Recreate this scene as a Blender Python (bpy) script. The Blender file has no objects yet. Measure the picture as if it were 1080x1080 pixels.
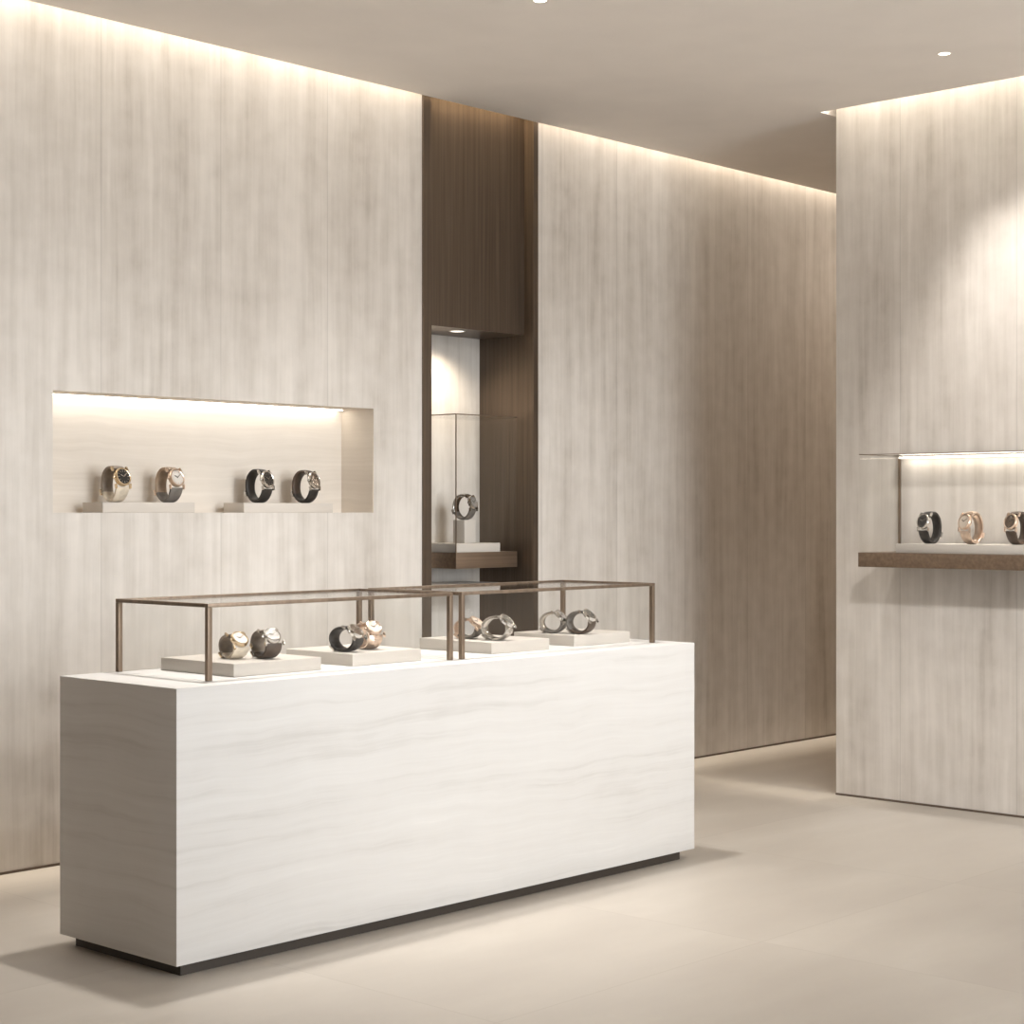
import bpy, bmesh, math, random
from mathutils import Vector, Matrix
random.seed(4)
PI = math.pi
R = math.radians
scn = bpy.context.scene
col = scn.collection

# ------------------------------------------------------------------ materials
def mat(name):
    m = bpy.data.materials.new(name); m.use_nodes = True
    nt = m.node_tree
    return m, nt, nt.nodes['Principled BSDF']

def simple(name, c, rough=.5, metal=0., spec=.5, coat=0.):
    m, nt, b = mat(name)
    b.inputs['Base Color'].default_value = (*c, 1)
    b.inputs['Roughness'].default_value = rough
    b.inputs['Metallic'].default_value = metal
    b.inputs['Specular IOR Level'].default_value = spec
    b.inputs['Coat Weight'].default_value = coat
    return m

def N(nt, kind, **kw):
    n = nt.nodes.new(kind)
    for k, v in kw.items(): setattr(n, k, v)
    return n

def ramp(nt, stops, interp='LINEAR'):
    n = nt.nodes.new('ShaderNodeValToRGB'); n.color_ramp.interpolation = interp
    els = n.color_ramp.elements
    while len(els) < len(stops): els.new(.5)
    for e, (p, c) in zip(els, stops):
        e.position = p; e.color = (*c, 1) if len(c) == 3 else c
    return n

def math_node(nt, op, a, b=None, c=None):
    n = nt.nodes.new('ShaderNodeMath'); n.operation = op
    for i, v in enumerate((a, b, c)):
        if v is None: continue
        if isinstance(v, (int, float)): n.inputs[i].default_value = v
        else: nt.links.new(v, n.inputs[i])
    return n.outputs[0]

def mixc(nt, fac, a, b, blend='MIX'):
    n = nt.nodes.new('ShaderNodeMix'); n.data_type = 'RGBA'; n.blend_type = blend
    if isinstance(fac, (int, float)): n.inputs['Factor'].default_value = fac
    else: nt.links.new(fac, n.inputs['Factor'])
    for k, v in (('A', a), ('B', b)):
        s = [i for i in n.inputs if i.name == k and i.type == 'RGBA'][0]
        if isinstance(v, tuple): s.default_value = (*v, 1)
        else: nt.links.new(v, s)
    return [o for o in n.outputs if o.type == 'RGBA'][0]

def travertine(name, along, seam0=None, seam_w=.65, light=(.62, .58, .535), mid=(.535, .495, .45), dark=(.43, .39, .345),
               contrast=1., rough=.55):
    """vein-cut stone. along 'X' / 'Y': vertical veins on a wall running that way; 'Z': level veins."""
    m, nt, b = mat(name)
    L = nt.links.new
    tc = N(nt, 'ShaderNodeTexCoord'); sep = N(nt, 'ShaderNodeSeparateXYZ'); L(tc.outputs['Object'], sep.inputs[0])
    wob = N(nt, 'ShaderNodeTexNoise'); wob.inputs['Scale'].default_value = .9 if along != 'Z' else 1.6
    wob.inputs['Detail'].default_value = 3
    L(tc.outputs['Object'], wob.inputs['Vector'])
    w = math_node(nt, 'SUBTRACT', wob.outputs['Fac'], .5)
    if along == 'Z':
        ac = math_node(nt, 'ADD', sep.outputs['Z'], math_node(nt, 'MULTIPLY', w, .11))
        lg = math_node(nt, 'ADD', sep.outputs['X'], math_node(nt, 'MULTIPLY', sep.outputs['Y'], .8))
        pid = 0.
    else:
        h = sep.outputs[along]
        ac = math_node(nt, 'ADD', h, math_node(nt, 'MULTIPLY', w, .035))
        lg = sep.outputs['Z']
        if seam0 is not None:
            k = math_node(nt, 'DIVIDE', math_node(nt, 'SUBTRACT', h, seam0), seam_w)
            pid = math_node(nt, 'FLOOR', k)
    def streak(sa, sl, detail, off):
        cmb = N(nt, 'ShaderNodeCombineXYZ')
        L(math_node(nt, 'MULTIPLY', ac, sa), cmb.inputs[0])
        L(math_node(nt, 'MULTIPLY', lg, sl), cmb.inputs[1])
        if seam0 is not None and along != 'Z': L(math_node(nt, 'MULTIPLY_ADD', pid, 3.7, off), cmb.inputs[2])
        else: cmb.inputs[2].default_value = off
        n = N(nt, 'ShaderNodeTexNoise'); n.inputs['Scale'].default_value = 1; n.inputs['Detail'].default_value = detail
        n.inputs['Roughness'].default_value = .6
        L(cmb.outputs[0], n.inputs['Vector']); return n.outputs['Fac']
    s1 = streak(3.4, .30, 3, 1.3)       # broad bands
    s2 = streak(13 if along != 'Z' else 21, .75, 5, 9.1)        # veins
    s3 = streak(46 if along != 'Z' else 70, 1.5 if along != 'Z' else 2.2, 6, 4.4)        # fine veins
    grain = N(nt, 'ShaderNodeTexNoise'); grain.inputs['Scale'].default_value = 9; grain.inputs['Detail'].default_value = 6
    L(tc.outputs['Object'], grain.inputs['Vector'])
    v = math_node(nt, 'ADD', math_node(nt, 'MULTIPLY', s1, .33), math_node(nt, 'MULTIPLY', s2, .32))
    v = math_node(nt, 'ADD', v, math_node(nt, 'MULTIPLY', s3, .17 if along != 'Z' else .26))
    v = math_node(nt, 'ADD', v, math_node(nt, 'MULTIPLY', grain.outputs['Fac'], .18 if along != 'Z' else .09))
    hw = .125 / contrast
    r = ramp(nt, [(max(0, .5 - hw), dark), (.5 - hw * .35, mid), (.5 + hw * .45, light), (min(1, .5 + hw * 1.2), tuple(min(1, c * 1.1) for c in light))])
    L(v, r.inputs[0])
    c = r.outputs[0]
    if seam0 is not None and along != 'Z':
        fr = math_node(nt, 'FRACT', k)
        d = math_node(nt, 'MINIMUM', fr, math_node(nt, 'SUBTRACT', 1., fr))
        line = math_node(nt, 'LESS_THAN', d, .0035)
        c = mixc(nt, math_node(nt, 'MULTIPLY', line, .28), c, tuple(x * .5 for x in dark))
    L(c, b.inputs['Base Color'])
    b.inputs['Roughness'].default_value = rough
    b.inputs['Specular IOR Level'].default_value = .35
    bp = N(nt, 'ShaderNodeBump'); bp.inputs['Strength'].default_value = .06; bp.inputs['Distance'].default_value = .01
    L(v, bp.inputs['Height']); L(bp.outputs[0], b.inputs['Normal'])
    return m

def floor_mat():
    m, nt, b = mat('beige_floor_stone')
    L = nt.links.new
    tc = N(nt, 'ShaderNodeTexCoord'); sep = N(nt, 'ShaderNodeSeparateXYZ'); L(tc.outputs['Object'], sep.inputs[0])
    fs = []
    for ax, o in (('X', 3.825), ('Y', 3.6)):
        k = math_node(nt, 'DIVIDE', math_node(nt, 'SUBTRACT', sep.outputs[ax], o), 1.35)
        fr = math_node(nt, 'FRACT', k); fs.append((math_node(nt, 'FLOOR', k), math_node(nt, 'MINIMUM', fr, math_node(nt, 'SUBTRACT', 1., fr))))
    cm = N(nt, 'ShaderNodeCombineXYZ'); L(fs[0][0], cm.inputs[0]); L(fs[1][0], cm.inputs[1])
    wn = N(nt, 'ShaderNodeTexWhiteNoise'); L(cm.outputs[0], wn.inputs['Vector'])
    mp = N(nt, 'ShaderNodeMapping'); mp.inputs['Scale'].default_value = (.8, 2.2, 1); mp.inputs['Rotation'].default_value = (0, 0, .25)
    L(tc.outputs['Object'], mp.inputs[0])
    off = N(nt, 'ShaderNodeVectorMath', operation='MULTIPLY_ADD'); L(wn.outputs['Color'], off.inputs[0]); off.inputs[1].default_value = (5, 5, 5); L(mp.outputs[0], off.inputs[2])
    n1 = N(nt, 'ShaderNodeTexNoise'); n1.inputs['Scale'].default_value = 1.1; n1.inputs['Detail'].default_value = 7; n1.inputs['Roughness'].default_value = .6
    L(off.outputs[0], n1.inputs['Vector'])
    r = ramp(nt, [(.3, FLOOR_C[0]), (.55, FLOOR_C[1]), (.75, FLOOR_C[2])]); L(n1.outputs['Fac'], r.inputs[0])
    c = mixc(nt, math_node(nt, 'MULTIPLY_ADD', wn.outputs['Value'], .10, 0.), r.outputs[0], tuple(x * .8 for x in FLOOR_C[0]))
    line = math_node(nt, 'LESS_THAN', math_node(nt, 'MINIMUM', fs[0][1], fs[1][1]), .0022)
    c = mixc(nt, math_node(nt, 'MULTIPLY', line, .16), c, (.2, .16, .12))
    L(c, b.inputs['Base Color'])
    rr = math_node(nt, 'MULTIPLY_ADD', n1.outputs['Fac'], .2, .36); L(rr, b.inputs['Roughness'])
    b.inputs['Specular IOR Level'].default_value = .35
    return m

def bronze(name, c, rough=.38, axis=2, metal=.85):
    m, nt, b = mat(name); L = nt.links.new
    tc = N(nt, 'ShaderNodeTexCoord'); mp = N(nt, 'ShaderNodeMapping')
    s = [60, 60, 60]; s[axis] = 1.2; mp.inputs['Scale'].default_value = s
    L(tc.outputs['Object'], mp.inputs[0])
    n = N(nt, 'ShaderNodeTexNoise'); n.inputs['Scale'].default_value = 1; n.inputs['Detail'].default_value = 4; L(mp.outputs[0], n.inputs['Vector'])
    r = ramp(nt, [(.3, tuple(x * .8 for x in c)), (.7, tuple(x * 1.18 for x in c))]); L(n.outputs['Fac'], r.inputs[0])
    L(r.outputs[0], b.inputs['Base Color']); b.inputs['Metallic'].default_value = metal
    L(math_node(nt, 'MULTIPLY_ADD', n.outputs['Fac'], .15, rough - .07), b.inputs['Roughness'])
    return m

def plaster(name, c):
    m, nt, b = mat(name); L = nt.links.new
    tc = N(nt, 'ShaderNodeTexCoord'); n = N(nt, 'ShaderNodeTexNoise'); n.inputs['Scale'].default_value = 3; n.inputs['Detail'].default_value = 6
    L(tc.outputs['Object'], n.inputs['Vector'])
    r = ramp(nt, [(.3, tuple(x * .97 for x in c)), (.7, tuple(x * 1.02 for x in c))]); L(n.outputs['Fac'], r.inputs[0])
    L(r.outputs[0], b.inputs['Base Color']); b.inputs['Roughness'].default_value = .85; b.inputs['Specular IOR Level'].default_value = .2
    return m

def glass(name):
    m = bpy.data.materials.new(name); m.use_nodes = True; nt = m.node_tree; nt.nodes.clear(); L = nt.links.new
    o = N(nt, 'ShaderNodeOutputMaterial'); t = N(nt, 'ShaderNodeBsdfTransparent'); t.inputs[0].default_value = (.995, .996, .994, 1)
    g = N(nt, 'ShaderNodeBsdfGlossy'); g.inputs['Roughness'].default_value = .02
    f = N(nt, 'ShaderNodeLayerWeight'); f.inputs[0].default_value = .5
    fac = math_node(nt, 'MULTIPLY_ADD', math_node(nt, 'POWER', f.outputs['Facing'], 5.), .35, .012)
    mx = N(nt, 'ShaderNodeMixShader'); L(fac, mx.inputs[0]); L(t.outputs[0], mx.inputs[1]); L(g.outputs[0], mx.inputs[2])
    L(mx.outputs[0], o.inputs[0])
    return m

def emit(name, c, s):
    m = bpy.data.materials.new(name); m.use_nodes = True; nt = m.node_tree; nt.nodes.clear()
    o = N(nt, 'ShaderNodeOutputMaterial'); e = N(nt, 'ShaderNodeEmission'); e.inputs[0].default_value = (*c, 1); e.inputs[1].default_value = s
    nt.links.new(e.outputs[0], o.inputs[0]); return m

def leather(name, c, rough=.5):
    m, nt, b = mat(name); L = nt.links.new
    tc = N(nt, 'ShaderNodeTexCoord'); n = N(nt, 'ShaderNodeTexVoronoi'); n.inputs['Scale'].default_value = 160
    L(tc.outputs['Object'], n.inputs['Vector'])
    n2 = N(nt, 'ShaderNodeTexNoise'); n2.inputs['Scale'].default_value = 30; L(tc.outputs['Object'], n2.inputs['Vector'])
    r = ramp(nt, [(.3, tuple(x * .8 for x in c)), (.7, tuple(min(1, x * 1.2) for x in c))]); L(n2.outputs['Fac'], r.inputs[0])
    L(r.outputs[0], b.inputs['Base Color']); b.inputs['Roughness'].default_value = rough
    bp = N(nt, 'ShaderNodeBump'); bp.inputs['Strength'].default_value = .15; bp.inputs['Distance'].default_value = .001
    L(n.outputs['Distance'], bp.inputs['Height']); L(bp.outputs[0], b.inputs['Normal'])
    return m

FLOOR_C = ((.42, .38, .335), (.47, .43, .38), (.52, .48, .43))
M = {}
M['wall_a'] = travertine('travertine_vertical_vein', 'X', 5.135)
M['wall_b'] = travertine('travertine_vertical_vein_far', 'X', .85)
M['pillar'] = travertine('travertine_pillar', 'Y', 4.80, .65)
M['niche'] = travertine('travertine_level_vein_niche', 'Z', light=(.66, .605, .54), mid=(.60, .545, .48), dark=(.53, .47, .41), contrast=.7)
M['counter'] = travertine('pale_travertine_level_vein', 'Z', light=(.67, .66, .645), mid=(.635, .622, .605), dark=(.565, .55, .53), contrast=.9, rough=.5)
M['tray'] = travertine('pale_stone_tray', 'Z', light=(.54, .50, .455), mid=(.505, .465, .42), dark=(.46, .42, .375), contrast=.6)
M['floor'] = floor_mat()
M['ceiling'] = plaster('ceiling_plaster', (.79, .745, .70))
M['paint'] = plaster('bounce_wall_paint', (.20, .15, .105))  # colour of the unseen walls, warmed to bounce fill onto the counter end
M['bronze'] = bronze('brushed_dark_bronze', (.125, .094, .07), .42, 2, .75)
M['bronze_h'] = bronze('brushed_bronze_level', (.215, .155, .11), .4, 0, .75)
M['bronze_frame'] = bronze('bronze_frame_metal', (.23, .175, .13), .42, 2, .85)
M['plinth'] = simple('dark_plinth', (.04, .03, .022), .5)
M['gap'] = simple('dark_shadow_gap', (.10, .07, .05), .7)
M['glass'] = glass('clear_glass')
WARM = (1., .91, .78)
M['led'] = emit('cove_led', WARM, 8)
M['led_alcove'] = emit('alcove_led', (1., .80, .55), 8)
M['led_niche'] = emit('niche_led', (1., .92, .80), 8.5)
M['led_case'] = emit('case_led', (1., .92, .80), 7)
M['lens'] = emit('spot_lens', (1., .93, .82), 3)
M['white_trim'] = simple('white_trim_ring', (.75, .70, .63), .5)

# ------------------------------------------------------------------ mesh helpers
def box(bm, x0, x1, y0, y1, z0, z1, bev=0., mi=0):
    vs = [bm.verts.new((x, y, z)) for x in (x0, x1) for y in (y0, y1) for z in (z0, z1)]
    q = [(0, 1, 3, 2), (4, 6, 7, 5), (0, 4, 5, 1), (2, 3, 7, 6), (0, 2, 6, 4), (1, 5, 7, 3)]
    fs = [bm.faces.new([vs[i] for i in f]) for f in q]
    for f in fs: f.material_index = mi
    if bev:
        bmesh.ops.bevel(bm, geom=list({e for f in fs for e in f.edges}), offset=bev, segments=2, profile=.6, affect='EDGES')
    return fs

def lathe(bm, prof, origin, axis, seg=28):
    """prof: (radius, height along axis)"""
    axis = Vector(axis).normalized(); u = axis.orthogonal().normalized(); v = axis.cross(u)
    rings = []
    for r, h in prof:
        c = Vector(origin) + axis * h
        if r < 1e-6: rings.append([bm.verts.new(c)])
        else: rings.append([bm.verts.new(c + (u * math.cos(2*PI*i/seg) + v * math.sin(2*PI*i/seg)) * r) for i in range(seg)])
    for a, b in zip(rings, rings[1:]):
        for i in range(seg):
            j = (i + 1) % seg
            if len(a) == 1 and len(b) == 1: continue
            if len(a) == 1: bm.faces.new((a[0], b[j], b[i]))
            elif len(b) == 1: bm.faces.new((a[i], a[j], b[0]))
            else: bm.faces.new((a[i], a[j], b[j], b[i]))

def obj(name, bm, m, parent=None, smooth=False, loc=(0, 0, 0), autos=None):
    bmesh.ops.recalc_face_normals(bm, faces=bm.faces[:])
    me = bpy.data.meshes.new(name); bm.to_mesh(me); bm.free()
    for x in (m if isinstance(m, (list, tuple)) else [m]): me.materials.append(x)
    if smooth:
        for p in me.polygons: p.use_smooth = True
        me.set_sharp_from_angle(angle=R(autos or 40))
    o = bpy.data.objects.new(name, me); col.objects.link(o); o.location = loc
    if parent: o.parent = parent
    return o

def tag(o, label, cat, group=None):
    o['label'] = label; o['category'] = cat
    if group: o['group'] = group
    return o

def thing(name, label, cat, loc=(0, 0, 0), rz=0., group=None):
    o = bpy.data.objects.new(name, None); col.objects.link(o); o.empty_display_size = .05
    o.location = loc; o.rotation_euler = (0, 0, rz)
    return tag(o, label, cat, group)

def struct(name, bm, m, **k):
    o = obj(name, bm, m, **k); o['kind'] = 'structure'; return o

def bxo(name, dims, m, parent=None, bev=0.):
    bm = bmesh.new(); box(bm, *dims, bev=bev); return obj(name, bm, m, parent, smooth=bool(bev))

# ------------------------------------------------------------------ room shell
YW, XP, YC, ZC, G, ZT = 6.573, 8.142, 5.185, 3.622, .06, 4.02
X_END = 12.8
bm = bmesh.new(); box(bm, -2.2, X_END, -3.4, 7.3, -.12, 0); struct('floor', bm, M['floor'])

# ceiling: one slab with a light slot left open along the stone walls
bm = bmesh.new()
pts = [(-2.0, -3.4), (XP - G, -3.4), (XP - G, YC + G), (X_END - .2, YC + G), (X_END - .2, YW - G), (-2.0, YW - G)]
lo = [bm.verts.new((x, y, ZC)) for x, y in pts]; hi = [bm.verts.new((x, y, ZC + .10)) for x, y in pts]
bm.faces.new(lo); bm.faces.new(hi[::-1])
for i in range(6): bm.faces.new((lo[i], lo[(i+1) % 6], hi[(i+1) % 6], hi[i]))
struct('ceiling', bm, M['ceiling'])
bm = bmesh.new(); box(bm, -2.2, X_END, -3.4, 7.3, ZT, ZT + .1); struct('ceiling_slab', bm, M['ceiling'])

# left stone wall with the niche cut in
NX0, NX1, NZ0, NZ1, ND = 4.243, 6.090, 1.497, 2.016, .24
bm = bmesh.new()
xs = [-2.0, NX0, NX1, 6.427]; zs = [0, NZ0, NZ1, ZT]
g = [[bm.verts.new((x, YW, z)) for z in zs] for x in xs]
for i in range(3):
    for j in range(3):
        if (i, j) == (1, 1): continue
        bm.faces.new((g[i][j], g[i+1][j], g[i+1][j+1], g[i][j+1]))
b4 = [bm.verts.new((x, YW + ND, z)) for x, z in ((NX0, NZ0), (NX1, NZ0), (NX1, NZ1), (NX0, NZ1))]
f4 = [g[1][1], g[2][1], g[2][2], g[1][2]]
for i in range(4):
    f = bm.faces.new((f4[i], f4[(i+1) % 4], b4[(i+1) % 4], b4[i])); f.material_index = 1
f = bm.faces.new(b4); f.material_index = 1
o8 = [bm.verts.new((x, 7.07, z)) for x, z in ((-2.0, 0), (6.427, 0), (6.427, ZT), (-2.0, ZT))]
bm.faces.new(o8)
c4 = [g[0][0], g[3][0], g[3][3], g[0][3]]
# end faces follow the subdivided front edges
bm.faces.new([g[i][0] for i in range(4)] + [o8[1], o8[0]])
bm.faces.new([g[i][3] for i in range(4)] + [o8[2], o8[3]])
bm.faces.new([g[0][j] for j in range(4)] + [o8[3], o8[0]])
bm.faces.new([g[3][j] for j in range(4)] + [o8[2], o8[1]])
struct('wall_left', bm, [M['wall_a'], M['niche']])

bm = bmesh.new(); box(bm, 7.307, X_END, YW, 7.07, 0, ZT); struct('wall_far', bm, M['wall_b'])
bm = bmesh.new(); box(bm, XP, X_END, -3.4, YC, 0, ZT); struct('wall_right', bm, M['pillar'])
bm = bmesh.new(); box(bm, X_END - .2, X_END, YC, YW, 0, ZT); struct('wall_end', bm, M['pillar'])
bm = bmesh.new(); box(bm, -2.2, -2.0, -3.4, 7.07, 0, ZT); struct('wall_side_block', bm, M['paint'])  # unseen wall added to keep light off the counter's left end

# unseen front wall, added to hold back fill, open only at the front light
bm = bmesh.new(); box(bm, -2.2, 3.45, -3.5, -3.4, 0, ZT); box(bm, 6.8, XP, -3.5, -3.4, 0, ZT); box(bm, 3.45, 6.8, -3.5, -3.4, 3.25, ZT)
struct('wall_front_block', bm, M['paint'])
for nm, d in (('gap_strip_left', (-2, 6.427, YW - .006, YW, 0, .010)), ('gap_strip_far', (7.307, X_END - .2, YW - .006, YW, 0, .010)),
              ('gap_strip_right', (XP - .006, XP, -3.4, YC, 0, .010))):
    bm = bmesh.new(); box(bm, *d); struct(nm, bm, M['gap'])  # dark strips coloured in where the walls have only a shadow gap

# bronze-lined alcove between the two stone walls
AX0, AX1, AYB = 6.485, 7.268, 6.97
bm = bmesh.new(); box(bm, AX0, AX1, AYB, 7.07, 0, 2.6); struct('wall_alcove', bm, M['wall_b'])
bm = bmesh.new(); box(bm, 6.427, AX0, YW - .012, 7.07, 0, ZT); struct('trim_1', bm, M['bronze'])
bm = bmesh.new(); box(bm, AX1, 7.307, YW - .012, 7.07, 0, ZT); struct('trim_2', bm, M['bronze'])
bm = bmesh.new(); box(bm, AX0, AX1, 6.63, 7.07, 2.472, ZT - .04); struct('trim_3', bm, M['bronze'])

# ------------------------------------------------------------------ lighting fixtures
def led(name, dims, m, label, parent=None):
    o = bxo(name, dims, m, parent)
    if not parent: tag(o, label, 'led strip')
    return o
led('cove_light_strip', (-1.9, 6.42, YW - G + .004, YW - .022, ZT - .012, ZT), M['led'], 'warm light strip in the ceiling slot above the stone wall with the lit niche')
led('cove_light_strip', (7.31, X_END - .25, YW - G + .004, YW - .022, ZT - .012, ZT), M['led'], 'warm light strip in the ceiling slot above the far stone wall right of the bronze alcove')
led('cove_light_strip', (XP - G + .004, XP - .022, -3.3, YC + G - .004, ZT - .012, ZT), M['led'], 'warm light strip in the ceiling slot above the right stone wall with the wall case')
led('cove_light_strip', (AX0 + .01, AX1 - .01, YW - .02, YW - .005, ZT - .012, ZT), M['led_alcove'], 'dim light strip in the ceiling slot above the dark bronze alcove panel')
led('niche_light_strip', (NX0 + .03, NX1 - .03, YW + ND - .045, YW + ND - .012, NZ1 - .004, NZ1), M['led_niche'], 'thin warm light strip along the top of the wall niche')

def spot_lamp(name, loc, target, energy, size, blend, parent=None, rad=.03, c=(1., .96, .91)):
    l = bpy.data.lights.new(name, 'SPOT'); l.energy = energy; l.spot_size = R(size); l.spot_blend = blend; l.shadow_soft_size = rad; l.color = c
    o = bpy.data.objects.new(name, l); col.objects.link(o)
    o.location = loc
    o.rotation_euler = (Vector(target) - Vector(loc)).to_track_quat('-Z', 'Y').to_euler()
    return o

def downlight(x, y, z, label, r=.027):
    t = thing('recessed_spotlight', label, 'spotlight', (x, y, z), 0, 'recessed ceiling spotlights')
    bm = bmesh.new(); lathe(bm, [(r, -.001), (r * 1.25, -.003), (r * 1.3, 0), (r * 1.25, .002), (r, .002), (r, -.001)], (0, 0, 0), (0, 0, 1)); obj('trim_ring', bm, M['white_trim'], t, True)
    bm = bmesh.new(); lathe(bm, [(0, -.0015), (r * .8, -.0015), (r, -.0005), (r, .001), (0, .001)], (0, 0, 0), (0, 0, 1)); obj('lens', bm, M['lens'], t, True)
    return t
downlight(7.442, 4.155, ZC, 'small round lit spotlight in the ceiling near the right stone wall')
downlight(5.53, 4.955, ZC, 'small spotlight at the top edge of the photo above the counter')
d = downlight(6.86, 6.745, 2.472, 'lit spotlight in the bronze soffit of the dark alcove', .034); del d['group']
spot_lamp('spot_over_case', (7.442, 4.155, ZC - .02), (8.142, 3.95, 1.6), 125, 74, .8, rad=.07)
spot_lamp('spot_over_counter_a', (5.53, 4.955, ZC - .02), (5.53, 5.0, 0), 250, 80, 1., rad=.07)
spot_lamp('spot_over_counter_b', (4.25, 5.25, ZC - .02), (4.25, 4.75, 0), 300, 66, 1., rad=.08)
spot_lamp('floor_fill_spot', (6.0, 2.9, ZC - .02), (6.0, 2.9, 0), 95, 110, 1., rad=.06)  # unseen spot added to brighten the floor on the right
spot_lamp('spot_in_alcove', (6.86, 6.745, 2.455), (6.9, 6.93, 1.6), 20, 125, .8, c=(1., .86, .68))
spot_lamp('corridor_fill_spot', (12.2, 5.9, ZC - .02), (10.2, 6.5, .9), 200, 120, 1., rad=.1, c=(1., .83, .66))  # hidden spot added to lift the dark corridor wall

def area(name, loc, target, sx, sy, e, c=(1, .95, .88)):
    l = bpy.data.lights.new(name, 'AREA'); l.shape = 'RECTANGLE'; l.size = sx; l.size_y = sy; l.energy = e; l.color = c
    o = bpy.data.objects.new(name, l); col.objects.link(o); o.location = loc
    o.rotation_euler = (Vector(target) - Vector(loc)).to_track_quat('-Z', 'Z').to_euler()
    return o
def cove_lamp(name, x0, x1, y0, y1, z, e, c, spread=150):
    o = area(name, ((x0 + x1) / 2, (y0 + y1) / 2, z), ((x0 + x1) / 2, (y0 + y1) / 2, 0), x1 - x0, y1 - y0, e, c)
    o.rotation_euler = (0, 0, 0); o.data.spread = R(spread)
PW = 17.
y0, y1 = YW - G + .004, YW - .02
cove_lamp('cove_lamp_left', -1.9, 6.42, y0, y1, ZT - .014, PW * 8.3, WARM)
cove_lamp('cove_lamp_far', 7.31, 12.5, y0, y1, ZT - .014, PW * 4.2, WARM)
cove_lamp('cove_lamp_right', XP - G + .004, XP - .02, -3.3, YC + .03, ZT - .014, PW * 5.2, WARM, 75)
cove_lamp('cove_lamp_alcove', AX0 + .01, AX1 - .01, 6.53, 6.60, ZT - .014, PW * .8, (1., .78, .5))
# unseen area light added at the front opening to fill counter and walls
area('front_fill_area', (5.1, -3.3, 1.7), (5.1, 6.0, 1.7), 3.0, 2.8, 300, (.94, .975, 1.))
# unseen ceiling spots added near the front to light counter and niche wall
for tx, ax in ((3.7, 3.9), (4.9, 5.3), (6.1, 6.9)):
    spot_lamp('front_fill_spot', (tx, -.9, ZC - .1), (ax, 6.57, .95), 330, 38, 1., rad=.35, c=(1., .985, .97))

for tx, ax in ((3.2, 4.5), (4.7, 6.0), (6.0, 7.5)):
    spot_lamp('wall_fill_spot', (tx, 1.2, ZC - .1), (ax, 6.57, 1.25), 265, 30, 1., rad=.15, c=(.93, .97, 1.))  # unseen spots added to brighten the stone wall above the counter
for ty, ay in ((1.6, 4.6), (.4, 3.6)):
    spot_lamp('pillar_fill_spot', (3.4, ty, ZC - .1), (8.14, ay, .75), 330, 30, 1., rad=.15, c=(1., .97, .94))  # unseen spots added to brighten the lower part of the right wall

w = bpy.data.worlds.new('World'); scn.world = w; w.use_nodes = True
w.node_tree.nodes['Background'].inputs[0].default_value = (.97, .985, 1., 1); w.node_tree.nodes['Background'].inputs[1].default_value = .5

# ------------------------------------------------------------------ counter
CX0, CX1, CY0, CY1, CZ0, CZ = 3.478, 6.225, 4.680, 5.345, .042, .934
ct = thing('display_counter', 'long pale travertine block counter on a dark recessed plinth', 'counter', (4.85, 5.01, 0))
bm = bmesh.new(); box(bm, CX0 - 4.85, CX1 - 4.85, CY0 - 5.01, CY1 - 5.01, CZ0, CZ, bev=.003); obj('stone_body', bm, M['counter'], ct, True)
bm = bmesh.new(); box(bm, 3.52 - 4.85, 6.165 - 4.85, 4.715 - 5.01, 5.31 - 5.01, 0, CZ0); obj('plinth', bm, M['plinth'], ct)

def glass_case(x0, x1, y0, y1, z0, z1, label):
    cx, cy = (x0 + x1) / 2, (y0 + y1) / 2
    t = thing('glass_display_case', label, 'display case', (cx, cy, z0), 0, 'glass cases on the counter')
    X0, X1, Y0, Y1, H = x0 - cx, x1 - cx, y0 - cy, y1 - cy, z1 - z0
    p, q = .018, .013
    for x in (X0, X1 - p):
        for y in (Y0, Y1 - p): bxo('post', (x, x + p, y, y + p, 0, H - q), M['bronze_frame'], t, .0015)
    bxo('top_rail', (X0, X1, Y0, Y0 + p, H - q, H), M['bronze_frame'], t, .0015)
    bxo('top_rail', (X0, X1, Y1 - p, Y1, H - q, H), M['bronze_frame'], t, .0015)
    bxo('top_rail', (X0, X0 + p, Y0 + p, Y1 - p, H - q, H), M['bronze_frame'], t, .0015)
    bxo('top_rail', (X1 - p, X1, Y0 + p, Y1 - p, H - q, H), M['bronze_frame'], t, .0015)
    e = .006
    bxo('glass_pane', (X0 + p, X1 - p, Y0 + .007, Y0 + .007 + e, 0, H - q), M['glass'], t)
    bxo('glass_pane', (X0 + p, X1 - p, Y1 - .007 - e, Y1 - .007, 0, H - q), M['glass'], t)
    bxo('glass_pane', (X0 + .007, X0 + .007 + e, Y0 + p, Y1 - p, 0, H - q), M['glass'], t)
    bxo('glass_pane', (X1 - .007 - e, X1 - .007, Y0 + p, Y1 - p, 0, H - q), M['glass'], t)
    bxo('top_pane', (X0 + p, X1 - p, Y0 + p, Y1 - p, H - .010, H - .004), M['glass'], t)
    return t
glass_case(3.700, 4.865, 4.805, 5.335, CZ, 1.193, 'bronze framed glass case on the left half of the counter')
glass_case(4.912, 6.108, 4.805, 5.335, CZ, 1.193, 'bronze framed glass case on the right half of the counter')

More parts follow.
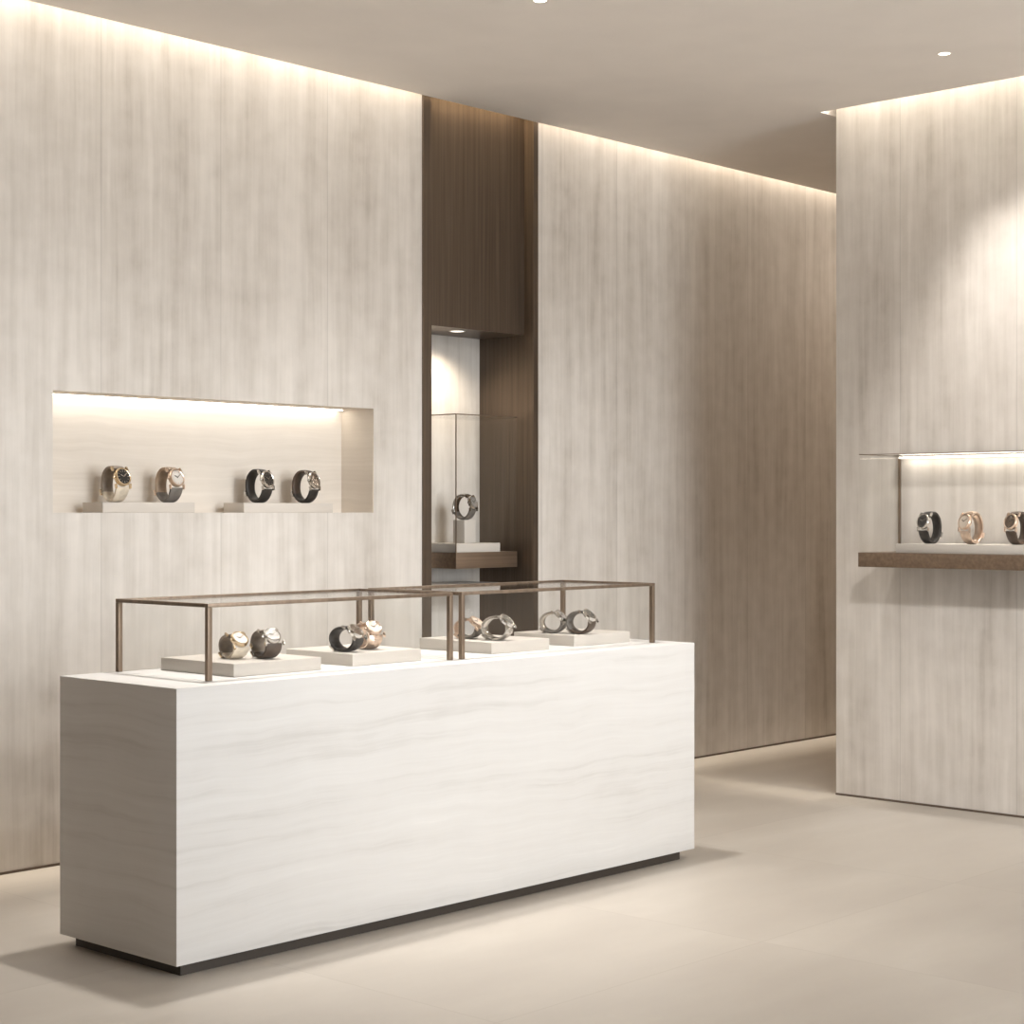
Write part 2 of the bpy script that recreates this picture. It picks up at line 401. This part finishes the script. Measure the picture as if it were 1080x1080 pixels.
def tray(x0, x1, y0, y1, z0, z1, label, group=None):
    cx, cy = (x0 + x1) / 2, (y0 + y1) / 2
    bm = bmesh.new(); box(bm, x0 - cx, x1 - cx, y0 - cy, y1 - cy, 0, z1 - z0, bev=.0025)
    o = obj('display_tray', bm, M['tray'], None, True, (cx, cy, z0)); return tag(o, label, 'tray', group)
TH = .046; gA = 'stone trays on the counter'
tray(3.848, 4.243, 4.855, 5.270, CZ, CZ + TH, 'leftmost stone tray on the counter, first from its dark left end', gA)
tray(4.412, 4.762, 4.875, 5.250, CZ, CZ + TH, 'stone tray on the counter holding the black banded and the rose gold watch', gA)
tray(5.168, 5.515, 4.890, 5.300, CZ, CZ + TH, 'stone tray on the counter just right of the paired bronze posts', gA)
tray(5.700, 6.072, 4.915, 5.260, CZ, CZ + TH, 'rightmost stone tray on the counter, nearest its right end', gA)
gN = 'stone trays in the wall niche'
tray(4.505, 5.000, 6.590, 6.745, NZ0, NZ0 + TH, 'left stone tray in the lit wall niche', gN)
tray(5.284, 5.835, 6.590, 6.745, NZ0, NZ0 + TH, 'right stone tray in the lit wall niche', gN)

# ------------------------------------------------------------------ wall-hung glass cases
t = thing('hanging_display_case', 'glass case on a bronze shelf hung on the right stone wall', 'display case', (7.946, 4.05, 1.226), 0)
y0, y1, x0, x1 = 3.30 - 4.05, 4.808 - 4.05, 7.75 - 7.946, XP - 7.946
bxo('bronze_base', (x0, x1, y0, y1, 0, .072), M['bronze_h'], t, .002)
e = .006; H = 1.785 - 1.226
bxo('glass_pane', (x0 + .004, x0 + .010, y0 + .004, y1 - .004, .072, H - .006), M['glass'], t)
bxo('glass_pane', (x0 + .010, x1 - .004, y1 - .010, y1 - .004, .072, H - .006), M['glass'], t)
bxo('glass_pane', (x0 + .010, x1 - .004, y0 + .004, y0 + .010, .072, H - .006), M['glass'], t)
bxo('top_pane', (x0 + .004, x1, y0 + .004, y1 - .004, H - .006, H), M['glass'], t)
bxo('wall_channel', (x1 - .010, x1, y1 - .014, y1 - .002, .072, H - .006), M['bronze_frame'], t)
bxo('wall_channel', (x1 - .055, x1, y0, y1, H, H + .008), M['bronze_frame'], t)
bxo('edge_trim', (x0 + .004, x1 - .055, y1 - .009, y1 - .003, H, H + .005), M['bronze_frame'], t)
bxo('edge_trim', (x0 + .004, x0 + .009, y0 + .004, y1 - .009, H, H + .003), M['bronze_frame'], t)
bxo('light_strip', (x1 - .05, x1 - .016, y0 + .03, y1 - .03, H - .0105, H - .0065), M['led_case'], t)
tray(7.800, 8.060, 3.45, 4.622, 1.2985, 1.343, 'long stone tray inside the glass case on the right wall')

VX0, VX1, VY0, VY1 = 6.765, 7.245, 6.660, AYB
t = thing('alcove_display_case', 'tall glass case on a bronze shelf inside the dark bronze alcove', 'display case', ((VX0 + VX1) / 2, (VY0 + VY1) / 2, 1.198), 0)
a, b, c, d = VX0 - (VX0 + VX1) / 2, VX1 - (VX0 + VX1) / 2, VY0 - (VY0 + VY1) / 2, VY1 - (VY0 + VY1) / 2
bxo('bronze_base', (a, b, c, d, 0, .086), M['bronze_h'], t, .002)
H = 2.017 - 1.198
bxo('glass_pane', (a + .003, b - .003, c + .003, c + .008, .086, H - .006), M['glass'], t)
bxo('glass_pane', (a + .003, a + .008, c + .008, d, .086, H - .006), M['glass'], t)
bxo('glass_pane', (b - .008, b - .003, c + .008, d, .086, H - .006), M['glass'], t)
bxo('top_pane', (a + .003, b - .003, c + .003, d, H - .006, H), M['glass'], t)
bxo('edge_trim', (a, a + .005, c, c + .005, .086, H), M['bronze_frame'], t)
bxo('edge_trim', (a, b, c, c + .004, H, H + .006), M['bronze_frame'], t)
bxo('edge_trim', (a, a + .004, c + .004, d, H, H + .006), M['bronze_frame'], t)
tray(6.775, 7.118, 6.670, 6.965, 1.284, 1.332, 'stone tray in the tall glass case of the dark alcove')
bm = bmesh.new(); box(bm, -.043, .043, -.043, .043, 0, .125, bev=.002)
tag(obj('watch_pedestal', bm, M['tray'], None, True, (6.925, 6.755, 1.332)), 'small square stone pedestal under the silver watch in the alcove', 'pedestal')
bm = bmesh.new(); box(bm, 6.50, 7.140, 6.690, AYB, 1.075, 1.115, bev=.002); struct('trim_4', bm, M['tray'])

# ------------------------------------------------------------------ watches
METAL = {
 'steel': simple('polished_steel', (.62, .60, .57), .2, 1.), 'rose': simple('rose_gold', (.70, .56, .46), .28, 1.),
 'gold': simple('pale_gold', (.72, .58, .40), .25, 1.), 'dark': simple('dark_steel', (.12, .105, .09), .28, 1.),
 'bronze': simple('warm_bronze', (.35, .25, .17), .3, 1.)}
def strapm(name, c, rough=.5): return leather(name, c, rough)
STRAP = {'black': strapm('black_leather', (.022, .018, .015)), 'brown': strapm('dark_brown_leather', (.065, .042, .028)),
 'taupe': strapm('taupe_leather', (.22, .175, .135)), 'tan': strapm('tan_leather', (.36, .26, .18)),
 'cream': strapm('cream_leather', (.62, .54, .43)), 'grey': strapm('grey_leather', (.14, .125, .11)),
 'steel': METAL['steel'], 'rose': METAL['rose'], 'gold': METAL['gold']}
DIAL = {'black': simple('black_dial', (.02, .018, .016), .35, 0, .5, .2), 'white': simple('white_dial', (.62, .58, .53), .45, 0, .4, .1),
 'brown': simple('brown_dial', (.10, .07, .05), .25, 0, .6, .6), 'silver': simple('silver_dial', (.34, .32, .30), .42, .4, .5, .1),
 'grey': simple('grey_dial', (.10, .10, .095), .25, .2, .6, .6), 'cream': simple('cream_dial', (.58, .50, .42), .45, 0, .4, .1)}
LINING = simple('pale_strap_lining', (.42, .34, .26), .7)

def make_watch(label, x, y, z, az, rx, rz, th, wid, rc, strap, strap2, metal, dial, group, lean=0.):
    """band loop in local XZ (axis = local Y), standing on z = 0; case at angle th above +X"""
    t = thing('wristwatch', label, 'watch', (x, y, z), R(az), group)
    t.rotation_euler = (R(lean), 0, R(az))
    tk = .012 * rc / .036
    # resting height of the band
    zc = rz + tk * .55
    def pt(a): return Vector((rx * math.cos(a), 0, zc + rz * math.sin(a)))
    def nrm(a): return Vector((math.cos(a) / rx, 0, math.sin(a) / rz)).normalized()
    mean = (rx + rz) / 2
    half = math.asin(min(.95, rc * .86 / mean))
    lc = R(th)
    def band(a0, a1, w0, w1, n, m, name, links=False):
        bm = bmesh.new(); prev = None
        for i in range(n + 1):
            f = i / n; a = a0 + (a1 - a0) * f; w = (w0 + (w1 - w0) * f) / 2
            p, nn = pt(a), nrm(a)
            k = tk * (1. if not links else (1. if i % 2 else .72))
            prof = [(-w, -.30), (-w * .9, -.5), (w * .9, -.5), (w, -.30), (w, .25), (w * .86, .5), (0, .62), (-w * .86, .5), (-w, .25)]
            ring = [bm.verts.new(p + nn * (k * h) + Vector((0, s, 0))) for s, h in prof]
            if prev:
                for j in range(len(ring)): bm.faces.new((prev[j], prev[(j+1) % len(ring)], ring[(j+1) % len(ring)], ring[j]))
            else: bm.faces.new(ring[::-1])
            prev = ring
        bm.faces.new(prev); return obj(name, bm, m, t, True, autos=50)
    lk = strap in ('steel', 'rose', 'gold')
    lk2 = strap2 in ('steel', 'rose', 'gold')
    band(lc + half, lc + PI + .10, wid, wid * .82, 40 if lk else 26, STRAP[strap], 'strap', lk)
    band(lc - half, lc - PI + .10, wid, wid * .82, 40 if lk2 else 26, STRAP[strap2], 'strap', lk2)
    # buckle: an open frame and tongue opposite the case
    ab = lc + PI + .06; p, nn = pt(ab), nrm(ab); tg = Vector((-nn.z, 0, nn.x)); wb = wid * .46; bm = bmesh.new()
    def slab(c, hx, hy, hz):
        vs = [bm.verts.new(c + tg * (hx * i) + Vector((0, hy * j, 0)) + nn * (hz * k)) for i in (-1, 1) for j in (-1, 1) for k in (-1, 1)]
        for f in ((0, 1, 3, 2), (4, 6, 7, 5), (0, 4, 5, 1), (2, 3, 7, 6), (0, 2, 6, 4), (1, 5, 7, 3)): bm.faces.new([vs[i] for i in f])
    c0 = p + nn * tk * .55
    for s in (-1, 1):
        slab(c0 + tg * (.011 * s), .0022, wb, tk * .3); slab(c0 + Vector((0, wb * s, 0)), .013, .0022, tk * .3)
    slab(c0, .011, .0018, tk * .25)
    obj('buckle', bm, METAL[metal], t)
    # case
    nn = nrm(lc); p = pt(lc); tg = Vector((-nn.z, 0, nn.x)); yv = Vector((0, 1, 0))
    hb, ht = -rc * .18, rc * .40
    base = p + nn * (-tk * .2)
    bm = bmesh.new()
    lathe(bm, [(0, hb), (rc * .86, hb), (rc * .98, hb + rc * .08), (rc, 0), (rc, ht * .55), (rc * .96, ht * .72), (0, ht * .72)], base, nn, 32)
    for s in (-1, 1):
        for q in (-1, 1):
            c = base + tg * (rc * .98 * s) + yv * (wid * .56 * q) + nn * (rc * .02)
            dn = nn * -(rc * .10)
            vs = []
            for i, (u, sh) in enumerate(((-.26, 0), (.22, 1))):
                for j in (-1, 1):
                    for k in (-1, 1): vs.append(bm.verts.new(c + tg * (rc * u * s) + yv * (rc * .085 * j) + nn * (rc * (.16 - .06 * sh) * k) + dn * sh))
            for f in ((0, 1, 3, 2), (4, 6, 7, 5), (0, 4, 5, 1), (2, 3, 7, 6), (0, 2, 6, 4), (1, 5, 7, 3)): bm.faces.new([vs[i] for i in f])
    case = obj('case', bm, METAL[metal], t, True)
    bm = bmesh.new(); lathe(bm, [(rc * .99, ht * .6), (rc * .95, ht * .95), (rc * .86, ht), (rc * .80, ht * .9), (rc * .79, ht * .7), (rc * .99, ht * .6)], base, nn, 32)
    obj('bezel', bm, METAL[metal], case, True)
    bm = bmesh.new(); lathe(bm, [(0, ht * .80), (rc * .80, ht * .80), (rc * .80, ht * .70), (0, ht * .70)], base, nn, 32)
    dl = obj('dial', bm, DIAL[dial], t, True)
    bm = bmesh.new()
    def bar(c, d, ln, wd, hh):
        sd = nn.cross(d)
        vs = [bm.verts.new(c + d * (ln * i) + sd * (wd * j) + nn * (hh * k)) for i in (-1, 1) for j in (-1, 1) for k in (-1, 1)]
        for f in ((0, 1, 3, 2), (4, 6, 7, 5), (0, 4, 5, 1), (2, 3, 7, 6), (0, 2, 6, 4), (1, 5, 7, 3)): bm.faces.new([vs[i] for i in f])
    for i in range(12):
        a = i * PI / 6; d = tg * math.cos(a) + yv * math.sin(a)
        bar(base + nn * (ht * .83) + d * (rc * .64), d, rc * (.09 if i % 3 else .12), rc * .028, rc * .012)
    obj('hour_markers', bm, METAL[metal if dial in ('white', 'cream', 'silver') else 'steel'], dl)
    hm = METAL['dark'] if dial in ('white', 'cream', 'silver') else METAL['steel']
    for a, ln, wd in ((R(-60), .42, .05), (R(55), .60, .036)):
        bm = bmesh.new(); d = tg * math.cos(a) + yv * math.sin(a)
        bar(base + nn * (ht * .88) + d * (rc * ln * .42), d, rc * ln * .55, rc * wd, rc * .015)
        obj('hand', bm, hm, dl)
    bm = bmesh.new(); lathe(bm, [(0, 0), (rc * .13, 0), (rc * .15, rc * .05), (rc * .15, rc * .16), (rc * .12, rc * .2), (0, rc * .2)], base - yv * (rc * .99) + nn * (rc * .1), -yv, 14)
    obj('crown', bm, METAL[metal], case, True)
    return t

gw = 'watches on stone trays'
ZN = NZ0 + TH
def nw(label, px_x, strap, strap2, metal, dial, az=-84, rc=.042, wid=.072, th=24):
    make_watch(label, px_x, 6.665, ZN, az, .053, .073, th, wid, rc, strap, strap2, metal, dial, gw)
nw('wristwatch with black dial and cream lower strap at far left of the wall niche', 4.618, 'taupe', 'cream', 'gold', 'black')
nw('white dialled wristwatch on tan and grey strap, second from left in the wall niche', 4.909, 'tan', 'grey', 'rose', 'white')
nw('black strapped wristwatch with black dial, left one on the right tray of the niche', 5.432, 'black', 'black', 'steel', 'black', -78)
nw('dark wristwatch with brown dial at far right of the wall niche', 5.721, 'brown', 'black', 'steel', 'brown', -74)

ZK = CZ + TH
def cw(label, x, y, strap, strap2, metal, dial, az=-84, rx=.054, rz=.041, th=42, rc=.033, wid=.066):
    make_watch(label, x, y, ZK, az, rx, rz, th, wid, rc, strap, strap2, metal, dial, gw)
cw('cream strapped wristwatch with white dial beside the left front post on the counter', 3.985, 5.03, 'taupe', 'cream', 'gold', 'white', -92, rx=.046, rz=.038)
cw('taupe wristwatch with silver dial, right one on the leftmost counter tray', 4.07, 4.955, 'taupe', 'brown', 'steel', 'silver', -98, rx=.054, rz=.045)
cw('black banded wristwatch in front of the rose gold one on the counter', 4.47, 4.975, 'black', 'black', 'steel', 'brown', -78, rx=.055, rz=.042)
cw('rose gold wristwatch half hidden behind the black banded one on the counter', 4.605, 5.005, 'rose', 'rose', 'rose', 'cream', -98, rx=.052, rz=.045)
cw('small rose wristwatch behind the paired bronze posts of the counter cases', 5.27, 5.12, 'rose', 'grey', 'rose', 'cream', -74, rx=.05, rz=.036)
cw('silver metal wristwatch in front of the alcove, on the tray right of the paired posts', 5.285, 4.97, 'steel', 'steel', 'steel', 'grey', -72, rx=.056, rz=.044)
cw('light steel wristwatch, left one on the rightmost counter tray', 5.762, 5.09, 'steel', 'grey', 'steel', 'silver', -68, rx=.050, rz=.040)
cw('grey wristwatch, last one on the counter before its right end', 5.80, 4.965, 'grey', 'brown', 'steel', 'grey', -76, rx=.054, rz=.044)

ZP = 1.342
def pw(label, y, strap, strap2, metal, dial, az=160):
    make_watch(label, 7.93, y, ZP, az, .047, .073, 24, .064, .040, strap, strap2, metal, dial, gw)
pw('black wristwatch with dark dial, leftmost in the glass case on the right wall', 4.505, 'black', 'black', 'steel', 'black', 163)
pw('rose gold wristwatch with cream dial in the middle of the right wall case', 4.278, 'rose', 'rose', 'rose', 'cream', 162)
pw('brown wristwatch cut by the right edge of the photo in the wall case', 4.035, 'brown', 'brown', 'rose', 'brown', 162)
make_watch('silver wristwatch on the stone pedestal in the dark alcove', 6.925, 6.755, 1.457, -78, .055, .064, 20, .062, .038, 'steel', 'grey', 'steel', 'silver', gw)

# ------------------------------------------------------------------ camera and view
cam = bpy.data.cameras.new('Camera'); cam.sensor_width = 36; cam.lens = 36 * 1887 / 1080; cam.clip_start = .05
co = bpy.data.objects.new('Camera', cam); col.objects.link(co)
co.location = (0, 0, 1.5); co.rotation_euler = (PI / 2, 0, R(42.761) - PI / 2)
scn.camera = co
vs = scn.view_settings
scn.display_settings.display_device = 'sRGB'
vs.view_transform = 'Standard'; vs.look = 'None'; vs.gamma = 1; vs.use_curve_mapping = False; vs.exposure = .27
cy = scn.cycles
cy.use_denoising = True; cy.caustics_reflective = False; cy.caustics_refractive = False; cy.max_bounces = 10; cy.diffuse_bounces = 6; cy.transparent_max_bounces = 24; cy.sample_clamp_indirect = 6
